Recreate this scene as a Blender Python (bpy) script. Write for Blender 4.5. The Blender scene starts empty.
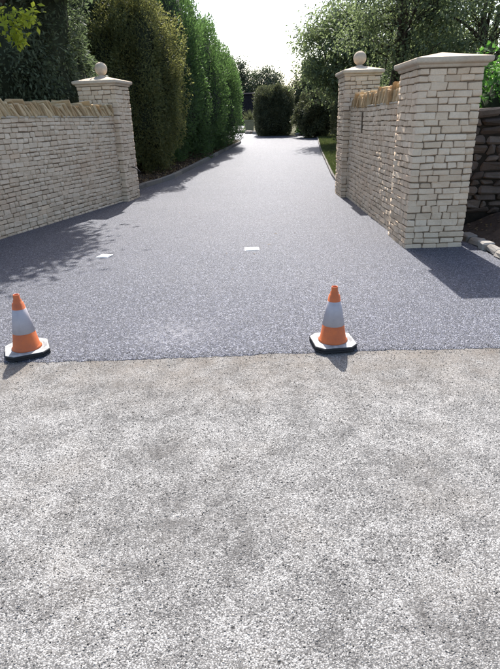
import bpy, math, random
import numpy as np
from mathutils import Vector, Matrix

random.seed(7)
RNG = np.random.default_rng(11)
S = bpy.context.scene
COL = S.collection
R = math.radians

# ------------------------------------------------------------------ camera
F_PX, CAM_H = 513.0, 1.6                      # focal length in photo pixels (500 wide), eye height
WORLD_AX = np.array([[0.99952, -0.03098, 0.0], [-0.011954, -0.385661, 0.922563], [-0.028581, -0.92212, -0.385846]])
cam_d = bpy.data.cameras.new('camera'); cam = bpy.data.objects.new('camera', cam_d); COL.objects.link(cam)
cam_d.sensor_fit = 'HORIZONTAL'; cam_d.sensor_width = 36.0; cam_d.lens = 36.0 * F_PX / 500.0
cam_d.clip_start = 0.05; cam_d.clip_end = 3000
_r, _d, _f = WORLD_AX[:, 0], WORLD_AX[:, 1], WORLD_AX[:, 2]
cam.matrix_world = Matrix(((_r[0], -_d[0], -_f[0], 0), (_r[1], -_d[1], -_f[1], 0), (_r[2], -_d[2], -_f[2], CAM_H), (0, 0, 0, 1)))
S.camera = cam
S.render.resolution_x, S.render.resolution_y = 765, 1024

# ------------------------------------------------------------------ sky, sun, exposure
SUN_EL, SUN_AZ = 48.0, 0.5                    # degrees; azimuth measured from +Y towards -X
w = bpy.data.worlds.new('World'); S.world = w; w.use_nodes = True
nt = w.node_tree; nt.nodes.clear()
sky = nt.nodes.new('ShaderNodeTexSky'); sky.sky_type = 'NISHITA'; sky.sun_disc = False
sky.sun_elevation = R(SUN_EL); sky.sun_rotation = R(-SUN_AZ)
sky.air_density = 1.0; sky.dust_density = 2.2; sky.ozone_density = 0.8
bg = nt.nodes.new('ShaderNodeBackground'); bg.inputs['Strength'].default_value = 0.14
out = nt.nodes.new('ShaderNodeOutputWorld')
nt.links.new(sky.outputs[0], bg.inputs[0]); nt.links.new(bg.outputs[0], out.inputs[0])
sun_d = bpy.data.lights.new('sun', 'SUN'); sun_d.energy = 4.5; sun_d.angle = R(0.55); sun_d.color = (1.0, 0.965, 0.92)
sun = bpy.data.objects.new('sun', sun_d); COL.objects.link(sun)
sdir = Vector((-math.sin(R(SUN_AZ)) * math.cos(R(SUN_EL)), math.cos(R(SUN_AZ)) * math.cos(R(SUN_EL)), math.sin(R(SUN_EL))))
sun.rotation_euler = sdir.to_track_quat('Z', 'Y').to_euler(); sun.location = (0, 20, 30)
S.view_settings.view_transform = 'Standard'; S.view_settings.look = 'None'
S.view_settings.gamma = 1.0; S.view_settings.use_curve_mapping = False
S.view_settings.exposure = 1.08
S.render.engine = 'CYCLES'

# ------------------------------------------------------------------ helpers
def proj(p):
    q = WORLD_AX.T @ (np.array(p) - np.array([0, 0, CAM_H]))
    if q[2] < 0.1: return None
    return 250 + F_PX * q[0] / q[2], 334.5 + F_PX * q[1] / q[2]
def terr(y):
    return 0.025 * max(0.0, min(y, 60.0) - 12.0)
def smooth(x): return x * x * (3 - 2 * x)

def tag(o, label=None, cat=None, group=None, kind=None):
    if label: o['label'] = label
    if cat: o['category'] = cat
    if group: o['group'] = group
    if kind: o['kind'] = kind
    return o
def thing(name, loc, label=None, cat=None, group=None, kind=None):
    o = bpy.data.objects.new(name, None); COL.objects.link(o); o.location = loc; o.empty_display_size = 0.2
    return tag(o, label, cat, group, kind)
def link_mesh(name, me, mat, parent=None, loc=(0, 0, 0), rot=(0, 0, 0), scale=(1, 1, 1)):
    o = bpy.data.objects.new(name, me); COL.objects.link(o)
    o.location = Vector(loc); o.rotation_euler = rot; o.scale = scale
    if parent:
        o.parent = parent
        base = Vector((0, 0, 0)); p = parent
        while p: base += p.location; p = p.parent
        o.location = Vector(loc) - base
    if mat and len(me.materials) == 0: me.materials.append(mat)
    return o
class MB:
    """collects verts and faces (world coordinates); build() links them as one mesh"""
    def __init__(s): s.v = []; s.f = []
    def add(s, vs, fs):
        n = len(s.v); s.v += [tuple(v) for v in vs]; s.f += [tuple(i + n for i in f) for f in fs]
    def box(s, x0, x1, y0, y1, z0, z1):
        s.add([(x0,y0,z0),(x1,y0,z0),(x1,y1,z0),(x0,y1,z0),(x0,y0,z1),(x1,y0,z1),(x1,y1,z1),(x0,y1,z1)],
              [(3,2,1,0),(4,5,6,7),(0,1,5,4),(1,2,6,5),(2,3,7,6),(3,0,4,7)])
    def obox(s, o, d, n, l0, l1, t0, t1, z0, z1):
        """box along d (2d) from l0..l1, across n from t0..t1"""
        def P(l, t, z): return (o[0] + d[0]*l + n[0]*t, o[1] + d[1]*l + n[1]*t, z)
        vs = [P(l0,t0,z0),P(l1,t0,z0),P(l1,t1,z0),P(l0,t1,z0),P(l0,t0,z1),P(l1,t0,z1),P(l1,t1,z1),P(l0,t1,z1)]
        fs = [(3,2,1,0),(4,5,6,7),(0,1,5,4),(1,2,6,5),(2,3,7,6),(3,0,4,7)]
        if d[0]*n[1] - d[1]*n[0] < 0: fs = [f[::-1] for f in fs]
        s.add(vs, fs)
    def rings(s, rings, cap0=True, cap1=True):
        k = len(rings[0]); vs = [p for r in rings for p in r]; fs = []
        for i in range(len(rings)-1):
            for j in range(k):
                a = i*k + j; b = i*k + (j+1) % k
                fs.append((a, b, b+k, a+k))
        if cap0: fs.append(tuple(range(k))[::-1])
        if cap1: fs.append(tuple(range((len(rings)-1)*k, len(rings)*k)))
        s.add(vs, fs)
    def lathe(s, c, prof, k=32, cap0=False, cap1=False):
        s.rings([[(c[0]+r*math.cos(2*math.pi*j/k), c[1]+r*math.sin(2*math.pi*j/k), c[2]+z) for j in range(k)] for r, z in prof], cap0, cap1)
    def tube(s, pts, rad, k=7):
        pts = [Vector(p) for p in pts]; rs = []
        for i, p in enumerate(pts):
            t = (pts[min(i+1, len(pts)-1)] - pts[max(i-1, 0)]).normalized()
            a = t.cross(Vector((0.31, 0.9, 0.2)))
            if a.length < 0.1: a = t.cross(Vector((1, 0, 0)))
            a.normalize(); b = t.cross(a)
            r = rad[i] if hasattr(rad, '__len__') else rad
            rs.append([tuple(p + (a*math.cos(2*math.pi*j/k) + b*math.sin(2*math.pi*j/k))*r) for j in range(k)])
        s.rings(rs)
    def build(s, name, mat, parent=None, smoothf=False):
        c = Vector(s.v[0])
        me = bpy.data.meshes.new(name); me.from_pydata([tuple(Vector(v) - c) for v in s.v], [], s.f); me.update()
        if smoothf: me.polygons.foreach_set('use_smooth', [True]*len(me.polygons))
        return link_mesh(name, me, mat, parent, c)

# ------------------------------------------------------------------ materials
class NT:
    def __init__(s, name):
        s.m = bpy.data.materials.new(name); s.m.use_nodes = True; s.t = s.m.node_tree; s.t.nodes.clear()
        s.out = s.n('ShaderNodeOutputMaterial')
    def n(s, ty, **kw):
        x = s.t.nodes.new(ty)
        for k, v in kw.items(): setattr(x, k, v)
        return x
    def l(s, a, b): s.t.links.new(a, b)
    def set(s, sock, v):
        if hasattr(v, 'is_output'): s.l(v, sock)
        else: sock.default_value = v
    def coord(s): return s.n('ShaderNodeNewGeometry').outputs['Position']
    def noise(s, vec, scale, detail=3, rough=0.55):
        x = s.n('ShaderNodeTexNoise'); s.l(vec, x.inputs['Vector']); x.inputs['Scale'].default_value = scale
        x.inputs['Detail'].default_value = detail; x.inputs['Roughness'].default_value = rough; return x.outputs['Fac']
    def vor(s, vec, scale, feature='F1', rnd=1.0):
        x = s.n('ShaderNodeTexVoronoi', feature=feature); s.l(vec, x.inputs['Vector']); x.inputs['Scale'].default_value = scale
        x.inputs['Randomness'].default_value = rnd; return x
    def ramp(s, fac, stops, interp='LINEAR'):
        x = s.n('ShaderNodeValToRGB'); x.color_ramp.interpolation = interp; e = x.color_ramp.elements
        while len(e) < len(stops): e.new(0.5)
        for i, (p, c) in enumerate(stops):
            e[i].position = p; c = (c, c, c) if not hasattr(c, '__len__') else c; e[i].color = (*c, 1)
        s.l(fac, x.inputs['Fac']); return x.outputs['Color']
    def mix(s, fac, a, b, mode='MIX'):
        x = s.n('ShaderNodeMix', data_type='RGBA', blend_type=mode)
        s.set(x.inputs[0], fac); 
        for k, v in ((6, a), (7, b)):
            if hasattr(v, 'is_output'): s.l(v, x.inputs[k])
            else: x.inputs[k].default_value = (*v, 1)
        return x.outputs[2]
    def math(s, op, a, b=0.0, clamp=False):
        x = s.n('ShaderNodeMath', operation=op); x.use_clamp = clamp; s.set(x.inputs[0], a); s.set(x.inputs[1], b); return x.outputs[0]
    def bump(s, h, strength=0.5, dist=0.01, normal=None):
        x = s.n('ShaderNodeBump'); s.set(x.inputs['Height'], h); x.inputs['Strength'].default_value = strength
        x.inputs['Distance'].default_value = dist
        if normal: s.l(normal, x.inputs['Normal'])
        return x.outputs['Normal']
    def pbr(s, col, rough=0.8, normal=None, spec=0.4, metal=0.0):
        p = s.n('ShaderNodeBsdfPrincipled')
        if hasattr(col, 'is_output'): s.l(col, p.inputs['Base Color'])
        else: p.inputs['Base Color'].default_value = (*col, 1)
        s.set(p.inputs['Roughness'], rough); s.set(p.inputs['Specular IOR Level'], spec); p.inputs['Metallic'].default_value = metal
        if normal: s.l(normal, p.inputs['Normal'])
        s.l(p.outputs[0], s.out.inputs[0]); return p
    def spot(s, pos, c, r):
        """soft round mask around ground point c (wear with a shape of its own)"""
        d = s.n('ShaderNodeVectorMath', operation='DISTANCE'); s.l(pos, d.inputs[0]); d.inputs[1].default_value = (c[0], c[1], 0)
        m = s.n('ShaderNodeMapRange'); s.l(d.outputs['Value'], m.inputs[0]); m.inputs[1].default_value = r; m.inputs[2].default_value = 0.0
        return m.outputs[0]

def mat_asphalt():
    t = NT('new_asphalt'); p = t.coord()
    v = t.vor(p, 105); cell = t.n('ShaderNodeSeparateColor'); t.l(v.outputs['Color'], cell.inputs[0])
    v2 = t.vor(p, 215); c2 = t.n('ShaderNodeSeparateColor'); t.l(v2.outputs['Color'], c2.inputs[0])
    base = t.ramp(cell.outputs[0], [(0.0, (0.004, 0.005, 0.009)), (0.42, (0.015, 0.017, 0.030)), (0.66, (0.042, 0.046, 0.072)), (0.82, (0.15, 0.155, 0.205)), (1.0, (0.50, 0.50, 0.55))])
    fine = t.ramp(c2.outputs[1], [(0.0, (0.004, 0.005, 0.009)), (0.55, (0.018, 0.020, 0.034)), (0.8, (0.08, 0.085, 0.12)), (1.0, (0.36, 0.365, 0.43))])
    col = t.mix(0.45, base, fine)
    col = t.mix(0.14, col, (0.08, 0.088, 0.105))
    big = t.noise(p, 0.9, 4, 0.6)
    col = t.mix(t.ramp(big, [(0.40, 0.0), (0.7, 0.14)]), col, (0.15, 0.145, 0.155))
    sp = t.math('MULTIPLY', t.spot(p, (-0.62, 3.88), 0.42), t.ramp(t.noise(p, 22, 4, 0.7), [(0.42, 0.0), (0.66, 1.0)]))
    sp2 = t.math('MULTIPLY', t.spot(p, (0.9, 5.3), 0.8), t.ramp(t.noise(p, 15, 4, 0.7), [(0.5, 0.0), (0.75, 0.7)]))
    col = t.mix(t.math('MULTIPLY', t.math('ADD', sp, sp2, True), 0.6), col, (0.34, 0.33, 0.34))
    h = t.math('ADD', t.math('MULTIPLY', v.outputs['Distance'], -1.0), t.math('MULTIPLY', cell.outputs[1], 0.7))
    h = t.math('ADD', h, t.math('MULTIPLY', c2.outputs[0], 0.3))
    nrm = t.bump(h, 0.8, 0.008)
    t.pbr(col, t.ramp(cell.outputs[2], [(0.0, 0.40), (1.0, 0.66)]), nrm, 0.36); return t.m
def mat_road():
    t = NT('worn_chipped_road'); p = t.coord()
    v = t.vor(p, 180); cell = t.n('ShaderNodeSeparateColor'); t.l(v.outputs['Color'], cell.inputs[0])
    v2 = t.vor(p, 290); c2 = t.n('ShaderNodeSeparateColor'); t.l(v2.outputs['Color'], c2.inputs[0])
    STOPS = [(0.0, (0.023, 0.022, 0.022)), (0.25, (0.062, 0.060, 0.058)), (0.5, (0.132, 0.127, 0.121)), (0.75, (0.255, 0.246, 0.233)), (1.0, (0.51, 0.495, 0.472))]
    nz = t.noise(p, 5.5, 9, 0.74); nb = t.noise(p, 1.6, 4, 0.6)
    wear = t.math('ADD', t.math('MULTIPLY', t.math('SUBTRACT', nz, 0.5), 1.35), t.math('MULTIPLY', t.math('SUBTRACT', nb, 0.5), 0.4))
    k1 = t.math('ADD', t.math('ADD', t.math('MULTIPLY', cell.outputs[0], 1.05), 0.08), wear, True)
    k2 = t.math('ADD', t.math('ADD', t.math('MULTIPLY', c2.outputs[0], 1.0), 0.05), t.math('MULTIPLY', wear, 0.8), True)
    chips = t.ramp(k1, STOPS)
    fine = t.ramp(k2, STOPS)
    col = t.mix(0.5, chips, fine)
    gap = t.ramp(v.outputs['Distance'], [(0.45, 0.0), (0.7, 1.0)])
    col = t.mix(t.math('MULTIPLY', gap, 0.5), col, (0.09, 0.085, 0.08))
    pv = t.vor(p, 14); pc = t.n('ShaderNodeSeparateColor'); t.l(pv.outputs['Color'], pc.inputs[0])
    pit = t.math('MULTIPLY', t.ramp(pv.outputs['Distance'], [(0.07, 1.0), (0.14, 0.0)]), t.math('GREATER_THAN', pc.outputs[0], 0.72))
    col = t.mix(pit, col, (0.03, 0.028, 0.027))
    warm = t.ramp(t.noise(p, 1.7, 4, 0.6), [(0.52, 0.0), (0.70, 0.16)])
    col = t.mix(warm, col, (0.21, 0.175, 0.135))
    # dusty tan band along the joint with the new surface
    sep = t.n('ShaderNodeSeparateXYZ'); t.l(p, sep.inputs[0])
    yy = t.n('ShaderNodeMapRange'); t.l(sep.outputs[1], yy.inputs[0]); yy.inputs[1].default_value = 2.6; yy.inputs[2].default_value = 3.4
    band = t.math('MULTIPLY', yy.outputs[0], t.ramp(t.noise(p, 3.2, 4, 0.6), [(0.35, 0.15), (0.65, 0.8)]))
    col = t.mix(t.math('MULTIPLY', band, 0.85), col, (0.145, 0.116, 0.088))
    st = None
    for c, r in (((-0.35, 1.74), 0.42), ((-0.12, 1.70), 0.3), ((0.79, 1.97), 0.33), ((0.62, 1.22), 0.25), ((-0.5, 2.25), 0.3)):
        m = t.spot(p, c, r); st = m if st is None else t.math('MAXIMUM', st, m)
    st = t.math('MULTIPLY', st, t.ramp(t.noise(p, 13, 5, 0.7), [(0.40, 0.0), (0.62, 1.0)]))
    col = t.mix(t.math('MULTIPLY', st, 0.8), col, (0.075, 0.07, 0.065))
    h = t.math('ADD', t.math('MULTIPLY', v.outputs['Distance'], -1.0), t.math('MULTIPLY', cell.outputs[1], 0.8))
    h = t.math('ADD', h, t.math('MULTIPLY', c2.outputs[2], 0.3))
    t.pbr(col, 0.82, t.bump(h, 0.6, 0.006), 0.3); return t.m
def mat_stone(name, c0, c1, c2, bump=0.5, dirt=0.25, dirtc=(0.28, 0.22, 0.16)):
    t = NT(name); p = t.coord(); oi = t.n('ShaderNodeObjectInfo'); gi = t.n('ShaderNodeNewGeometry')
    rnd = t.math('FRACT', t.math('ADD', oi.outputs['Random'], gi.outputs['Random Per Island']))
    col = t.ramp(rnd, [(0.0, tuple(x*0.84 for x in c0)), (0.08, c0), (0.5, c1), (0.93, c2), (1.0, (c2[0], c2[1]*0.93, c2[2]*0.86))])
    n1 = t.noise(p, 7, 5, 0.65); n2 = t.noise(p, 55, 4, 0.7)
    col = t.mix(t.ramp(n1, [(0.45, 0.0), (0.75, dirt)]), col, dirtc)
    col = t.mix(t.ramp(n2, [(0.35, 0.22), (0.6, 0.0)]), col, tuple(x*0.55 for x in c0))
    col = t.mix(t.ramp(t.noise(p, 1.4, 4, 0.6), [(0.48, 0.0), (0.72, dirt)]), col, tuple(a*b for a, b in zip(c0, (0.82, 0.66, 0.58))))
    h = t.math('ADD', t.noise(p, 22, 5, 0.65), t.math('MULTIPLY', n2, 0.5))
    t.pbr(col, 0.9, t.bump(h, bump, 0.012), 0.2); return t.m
def mat_plain(name, c, rough=0.6, spec=0.4, var=0.25, scale=18, bump=0.15, c2=None, metal=0.0):
    t = NT(name); p = t.coord(); n = t.noise(p, scale, 5, 0.65)
    col = t.mix(t.ramp(n, [(0.35, 0.0), (0.7, 1.0)]), c, c2 if c2 else tuple(x*(1-var) for x in c))
    t.pbr(col, rough, t.bump(t.noise(p, scale*4, 4, 0.6), bump, 0.006), spec, metal); return t.m
def mat_leaf(name, stops, trans=0.35, tcol=(0.16, 0.26, 0.03), rough=0.6, spec=0.22):
    t = NT(name); gi = t.n('ShaderNodeNewGeometry'); p = gi.outputs['Position']
    rnd = gi.outputs['Random Per Island']
    k = t.math('ADD', t.math('MULTIPLY', rnd, 0.6), t.math('MULTIPLY', t.noise(p, 1.1, 3, 0.6), 0.4))
    n = len(stops); col = t.ramp(k, [(0.12 + 0.72*i/(n-1), c) for i, c in enumerate(stops)])
    pb = t.pbr(col, rough, None, spec)
    tr = t.n('ShaderNodeBsdfTranslucent'); t.l(t.mix(0.6, col, tcol), tr.inputs[0])
    mx = t.n('ShaderNodeMixShader'); mx.inputs[0].default_value = trans
    t.l(pb.outputs[0], mx.inputs[1]); t.l(tr.outputs[0], mx.inputs[2]); t.l(mx.outputs[0], t.out.inputs[0]); return t.m
def mat_bark(name, c):
    t = NT(name); p = t.coord(); mp = t.n('ShaderNodeMapping'); t.l(p, mp.inputs[0]); mp.inputs['Scale'].default_value = (9, 9, 1.6)
    n = t.noise(mp.outputs[0], 3, 5, 0.7)
    t.pbr(t.mix(n, tuple(x*0.5 for x in c), c), 0.9, t.bump(n, 0.8, 0.03), 0.2); return t.m

M = {}
M['asphalt'] = mat_asphalt(); M['road'] = mat_road()
M['stone'] = mat_stone('cream_walling_stone', (0.68, 0.525, 0.365), (0.73, 0.575, 0.41), (0.77, 0.625, 0.46), 0.8, 0.3, (0.37, 0.28, 0.19))
M['mortar'] = mat_plain('recessed_mortar', (0.24, 0.178, 0.122), 0.95, 0.1, 0.4, 30, 0.5)
M['bedmortar'] = mat_plain('bedding_mortar', (0.60, 0.52, 0.40), 0.95, 0.1, 0.2, 25, 0.4)
M['coping'] = mat_stone('buff_coping_stone', (0.46, 0.32, 0.17), (0.58, 0.42, 0.235), (0.70, 0.54, 0.33), 0.9, 0.4, (0.22, 0.16, 0.10))
M['cap'] = mat_stone('cast_stone', (0.57, 0.475, 0.355), (0.60, 0.50, 0.38), (0.63, 0.53, 0.41), 0.5, 0.65, (0.36, 0.29, 0.20))
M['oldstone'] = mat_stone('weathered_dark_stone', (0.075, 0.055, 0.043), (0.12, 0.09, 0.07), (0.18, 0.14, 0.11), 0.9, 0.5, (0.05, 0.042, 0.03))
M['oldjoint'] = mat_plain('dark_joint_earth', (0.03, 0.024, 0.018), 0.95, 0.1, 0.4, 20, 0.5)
M['soil'] = mat_plain('dark_soil', (0.075, 0.052, 0.038), 0.95, 0.15, 0.5, 9, 1.0)
M['ground'] = mat_plain('garden_ground', (0.065, 0.075, 0.03), 0.95, 0.1, 0.4, 3, 0.8, (0.09, 0.07, 0.045))
M['kerb'] = mat_stone('kerb_concrete', (0.13, 0.12, 0.11), (0.18, 0.17, 0.155), (0.24, 0.225, 0.20), 0.5, 0.3)
M['palekerb'] = mat_stone('pale_edging_stone', (0.18, 0.16, 0.14), (0.26, 0.235, 0.205), (0.36, 0.33, 0.29), 0.8, 0.4)
M['iron'] = mat_plain('iron_and_slot_dark', (0.02, 0.018, 0.018), 0.7, 0.3, 0.4, 30, 0.3)  # iron of the hook; also the painted darkness inside the wall slot
M['bark'] = mat_bark('bark', (0.09, 0.07, 0.055)); M['twig'] = mat_bark('twig_bark', (0.06, 0.05, 0.035))

# ------------------------------------------------------------------ ground, road, drive
def ksmooth(keys, y):
    for (y0, x0), (y1, x1) in zip(keys, keys[1:]):
        if y <= y1:
            a = (y - y0) / (y1 - y0); return x0 + (x1 - x0) * max(0, a)
    return keys[-1][1]
def sheet(name, ys, left, right, zoff, mat, nx=6, kind='structure', parent=None, zf=None):
    vs, fs = [], []
    for y in ys:
        a, b = left(y), right(y)
        for i in range(nx+1):
            x = a + (b-a)*i/nx; vs.append((x, y, terr(y) + zoff + (zf(x, y) if zf else 0)))
    for j in range(len(ys)-1):
        for i in range(nx):
            k = j*(nx+1)+i; fs.append((k, k+1, k+nx+2, k+nx+1))
    m = MB(); m.add(vs, fs); o = m.build(name, mat, parent)
    if kind: o['kind'] = kind
    return o
sheet('ground', [-400, -100, -20, 0, 6] + list(np.arange(12, 61, 4)) + [60, 120, 900], lambda y: -700, lambda y: 700, -0.03, M['ground'], 8)
sheet('road', [-60, -10, 0, 1.5, 3.9], lambda y: -80, lambda y: 80, 0.0, M['road'], 10)

WD = Vector((0.2793, 0.9602)); WN = Vector((0.9602, -0.2793)); WO = Vector((-3.81, 7.91))     # left wall: along, out, point on its face
def wall_x(y): return WO.x + WD.x * (y - WO.y) / WD.y
LEFT = [(3.4, -12), (3.8, -8.5), (4.4, -6.4), (4.85, -5.0), (11.6, wall_x(11.6) - 0.25), (11.9, -2.75), (12.3, -2.72), (13.4, -2.78), (15.2, -2.12), (20.1, -1.44), (25, -0.82), (29.1, -0.22),
        (30.5, -0.15), (31.6, -0.35), (32.8, -1.1), (36, -3.5), (42, -7), (60, -16)]
RIGHT = [(3.4, 12), (3.9, 7.5), (4.5, 4.4), (5.2, 3.25), (5.8, 2.97), (6.9, 2.95), (7.2, 2.9), (11.9, 2.3), (12.1, 2.22), (15.25, 2.45), (23.7, 3.3), (32.2, 4.3), (34.4, 4.2), (35.0, 3.4), (35.8, 1.2), (37.5, 0.9), (41, 0.15), (44, 0.1), (50, 0.0), (60, 0.2)]
# new surface: drive with a ragged joint to the road, laid 14 mm proud of it
ys = [3.44] + list(np.arange(3.9, 35.0, 0.45)) + list(np.arange(35, 60, 1.0))
DZ = 0.009
drive = sheet('driveway', ys[1:], lambda y: ksmooth(LEFT, y), lambda y: ksmooth(RIGHT, y), DZ, M['asphalt'], 12)
m = MB(); xs = list(np.arange(-4.0, 4.0, 0.022)); xs = [-12, -8] + xs + [8, 12]; fr = []
rr = random.Random(3); jag = 0.0
for x in xs:
    jag = 0.75*jag + rr.uniform(-0.009, 0.009)
    fr.append((x, 3.44 + jag + 0.012*math.sin(x*1.7)))
back = [(x, 3.9, DZ) for x in xs]; topf = [(x, y + 0.006, DZ - 0.001) for x, y in fr]; low = [(x, y - 0.012 + rr.uniform(-0.006, 0.004), 0.002) for x, y in fr]
n = len(xs); m.add(low + topf + back, [(i, i+1, n+i+1, n+i) for i in range(n-1)] + [(n+i, n+i+1, 2*n+i+1, 2*n+i) for i in range(n-1)])
o = m.build('driveway_joint_strip', M['asphalt']); o['kind'] = 'structure'

# beds and verges
sheet('flower_bed', list(np.arange(11.9, 33, 0.5)), lambda y: -14, lambda y: ksmooth(LEFT, y) - 0.06, 0.05, M['soil'], 16,
      zf=lambda x, y: 0.05*math.sin(x*3.1+y*1.7)*math.sin(y*2.3) + 0.04*min(3, max(0, ksmooth(LEFT, y) - x)))
sheet('grass_verge', list(np.arange(12.1, 36, 0.6)), lambda y: ksmooth(RIGHT, min(y, 34.4)) + 0.05, lambda y: 16, 0.03, M['ground'], 10,
      zf=lambda x, y: 0.03*math.sin(x*2.1+y)*math.sin(y*1.3))
def bank_z(x, y):
    a = min(1, max(0, (x - 2.98)/0.9)); b = min(1, max(0, (y - 5.0)/2.4)); return 0.02 + 0.24*smooth(a)*smooth(b) + 0.02*math.sin(7*x+3*y)*math.sin(5*y-2*x)
sheet('soil_bank', list(np.arange(4.2, 7.75, 0.18)), lambda y: ksmooth(RIGHT, y) + 0.03, lambda y: 9.0, 0.0, M['soil'], 34, zf=bank_z)

# ------------------------------------------------------------------ stone pieces
def stone_mesh(name, L, Hh, D, rnd, jit=0.007, bev=0.012):
    """an irregular bevelled block: 24 verts, rounded corners, uneven faces"""
    c = {}
    for i in (-1, 1):
        for j in (-1, 1):
            for k in (-1, 1):
                c[i, j, k] = (i*L/2 + rnd.uniform(-jit, jit), j*D/2 + rnd.uniform(-jit, jit), k*Hh/2 + rnd.uniform(-jit, jit)*0.8)
    vs, idx = [], {}
    for key, p in c.items():
        i, j, k = key; b = bev * rnd.uniform(0.6, 1.4)
        for ax in range(3):
            q = [p[0] - i*b, p[1] - j*b, p[2] - k*b]; q[ax] = p[ax]
            idx[key, ax] = len(vs); vs.append(tuple(q))
    fs = []
    def quad(a, b, c_, d): fs.append((a, b, c_, d))
    loop = [(-1, -1), (1, -1), (1, 1), (-1, 1)]
    for ax in range(3):
        o1, o2 = [(1, 2), (2, 0), (0, 1)][ax]
        for s in (-1, 1):
            ring = []
            for a, b in loop:
                key = [0, 0, 0]; key[ax] = s; key[o1] = a; key[o2] = b; ring.append(idx[tuple(key), ax])
            fs.append(tuple(ring if s > 0 else ring[::-1]))
    for ax in range(3):                                  # edge strips along axis ax
        o1, o2 = [(1, 2), (2, 0), (0, 1)][ax]
        for a in (-1, 1):
            for b in (-1, 1):
                k0 = [0]*3; k0[ax] = -1; k0[o1] = a; k0[o2] = b; k1 = list(k0); k1[ax] = 1; k0 = tuple(k0); k1 = tuple(k1)
                q = (idx[k0, o1], idx[k1, o1], idx[k1, o2], idx[k0, o2])
                fs.append(q if a*b < 0 else q[::-1])
    for key in c:
        q = (idx[key, 0], idx[key, 1], idx[key, 2]); fs.append(q if key[0]*key[1]*key[2] > 0 else q[::-1])
    me = bpy.data.meshes.new(name); me.from_pydata(vs, [], fs); me.update()
    return me
def variants(tagname, lens, Hh, D, n, mat, jit, bev, seed):
    rnd = random.Random(seed); d = {}
    for L in lens:
        d[L] = []
        for i in range(n):
            me = stone_mesh(tagname, L, Hh, D, rnd, jit, bev); me.materials.append(mat); d[L].append(me)
    return d
STV = variants('stone', (0.11, 0.16, 0.22, 0.29, 0.38), 0.09, 0.11, 7, M['stone'], 0.0065, 0.0095, 5)
OLDV = variants('old_stone', (0.14, 0.22, 0.32, 0.42), 0.11, 0.16, 5, M['oldstone'], 0.026, 0.024, 9)

def courses(total, rnd, lo=0.078, hi=0.108):
    hs = []
    while sum(hs) < total: hs.append(rnd.uniform(lo, hi))
    k = total / sum(hs); return [h*k for h in hs]
def lay(o, d, n, length, z0, hs, rnd, lo=0.13, hi=0.36, depth=0.11, gap=0.0085, skip=None, first=0, jit=0.004):
    """stones of one face: list of (centre, L, h, D, angle); o = start of the face, d along, n outward"""
    outp = []; z = z0; ang = math.atan2(d[1], d[0])
    for ci, h in enumerate(hs):
        s0, s1 = (first(ci) if callable(first) else (0, length)); s = s0
        while s < s1 - 1e-4:
            L = min(rnd.uniform(lo, hi) if rnd.random() < 0.8 else rnd.uniform(lo*0.8, lo*1.4), s1 - s)
            if s1 - s - L < lo*0.7: L = s1 - s
            if L > hi*1.35: L = L/2
            hh = h - gap*rnd.uniform(0.0, 1.6); LL = L - gap*rnd.uniform(0.2, 1.8)
            off = -depth/2 + rnd.uniform(-jit, jit)
            c = (o[0] + d[0]*(s+L/2) + n[0]*off, o[1] + d[1]*(s+L/2) + n[1]*off, z + h/2 + rnd.uniform(-0.004, 0.004) + 0.007*math.sin(s*2.3 + ci*0.4) * min(1.0, z*3))
            if not (skip and skip(s+L/2, z+h/2, L)):
                outp.append((c, LL, hh, depth, ang, rnd.uniform(-0.03, 0.03)))
            s += L
        z += h
    return outp
def place(stones, parent, var, limit=300, name='stone', seed=1, far=None):
    """the stones that show largest as objects of their own, the rest joined as one part"""
    rnd = random.Random(seed); keys = sorted(var)
    def rank(st):
        p = proj(st[0])
        if p is None or not (-15 < p[0] < 515 and -15 < p[1] < 690): return 1e6
        if far and far(st): return 1e5
        return math.dist(st[0], (0, 0, CAM_H)) / math.sqrt(st[1]*st[2])
    order = sorted(stones, key=rank)
    rest = MB()
    for i, st in enumerate(order):
        c, L, h, D, ang, tilt = st
        k = min(keys, key=lambda q: abs(q - L)); me = rnd.choice(var[k]); bb = me.dimensions if False else None
        h0 = 0.09 if var is STV else 0.11; d0 = 0.11 if var is STV else 0.16
        sc = (L/k, D/d0, h/h0); flip = math.pi if rnd.random() < 0.5 else 0.0
        if i < limit and rank(st) < 1e5:
            link_mesh(name, me, None, parent, c, (0, tilt, ang + flip), sc)
        else:
            mw = Matrix.Translation(c) @ Matrix.Rotation(ang + flip, 4, 'Z') @ Matrix.Diagonal((*sc, 1))
            rest.add([tuple(mw @ v.co) for v in me.vertices], [tuple(p.vertices) for p in me.polygons])
    if rest.v:
        o = rest.build(name + '_remainder', list(var.values())[0][0].materials[0], parent, True); o['kind'] = 'stuff'

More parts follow.
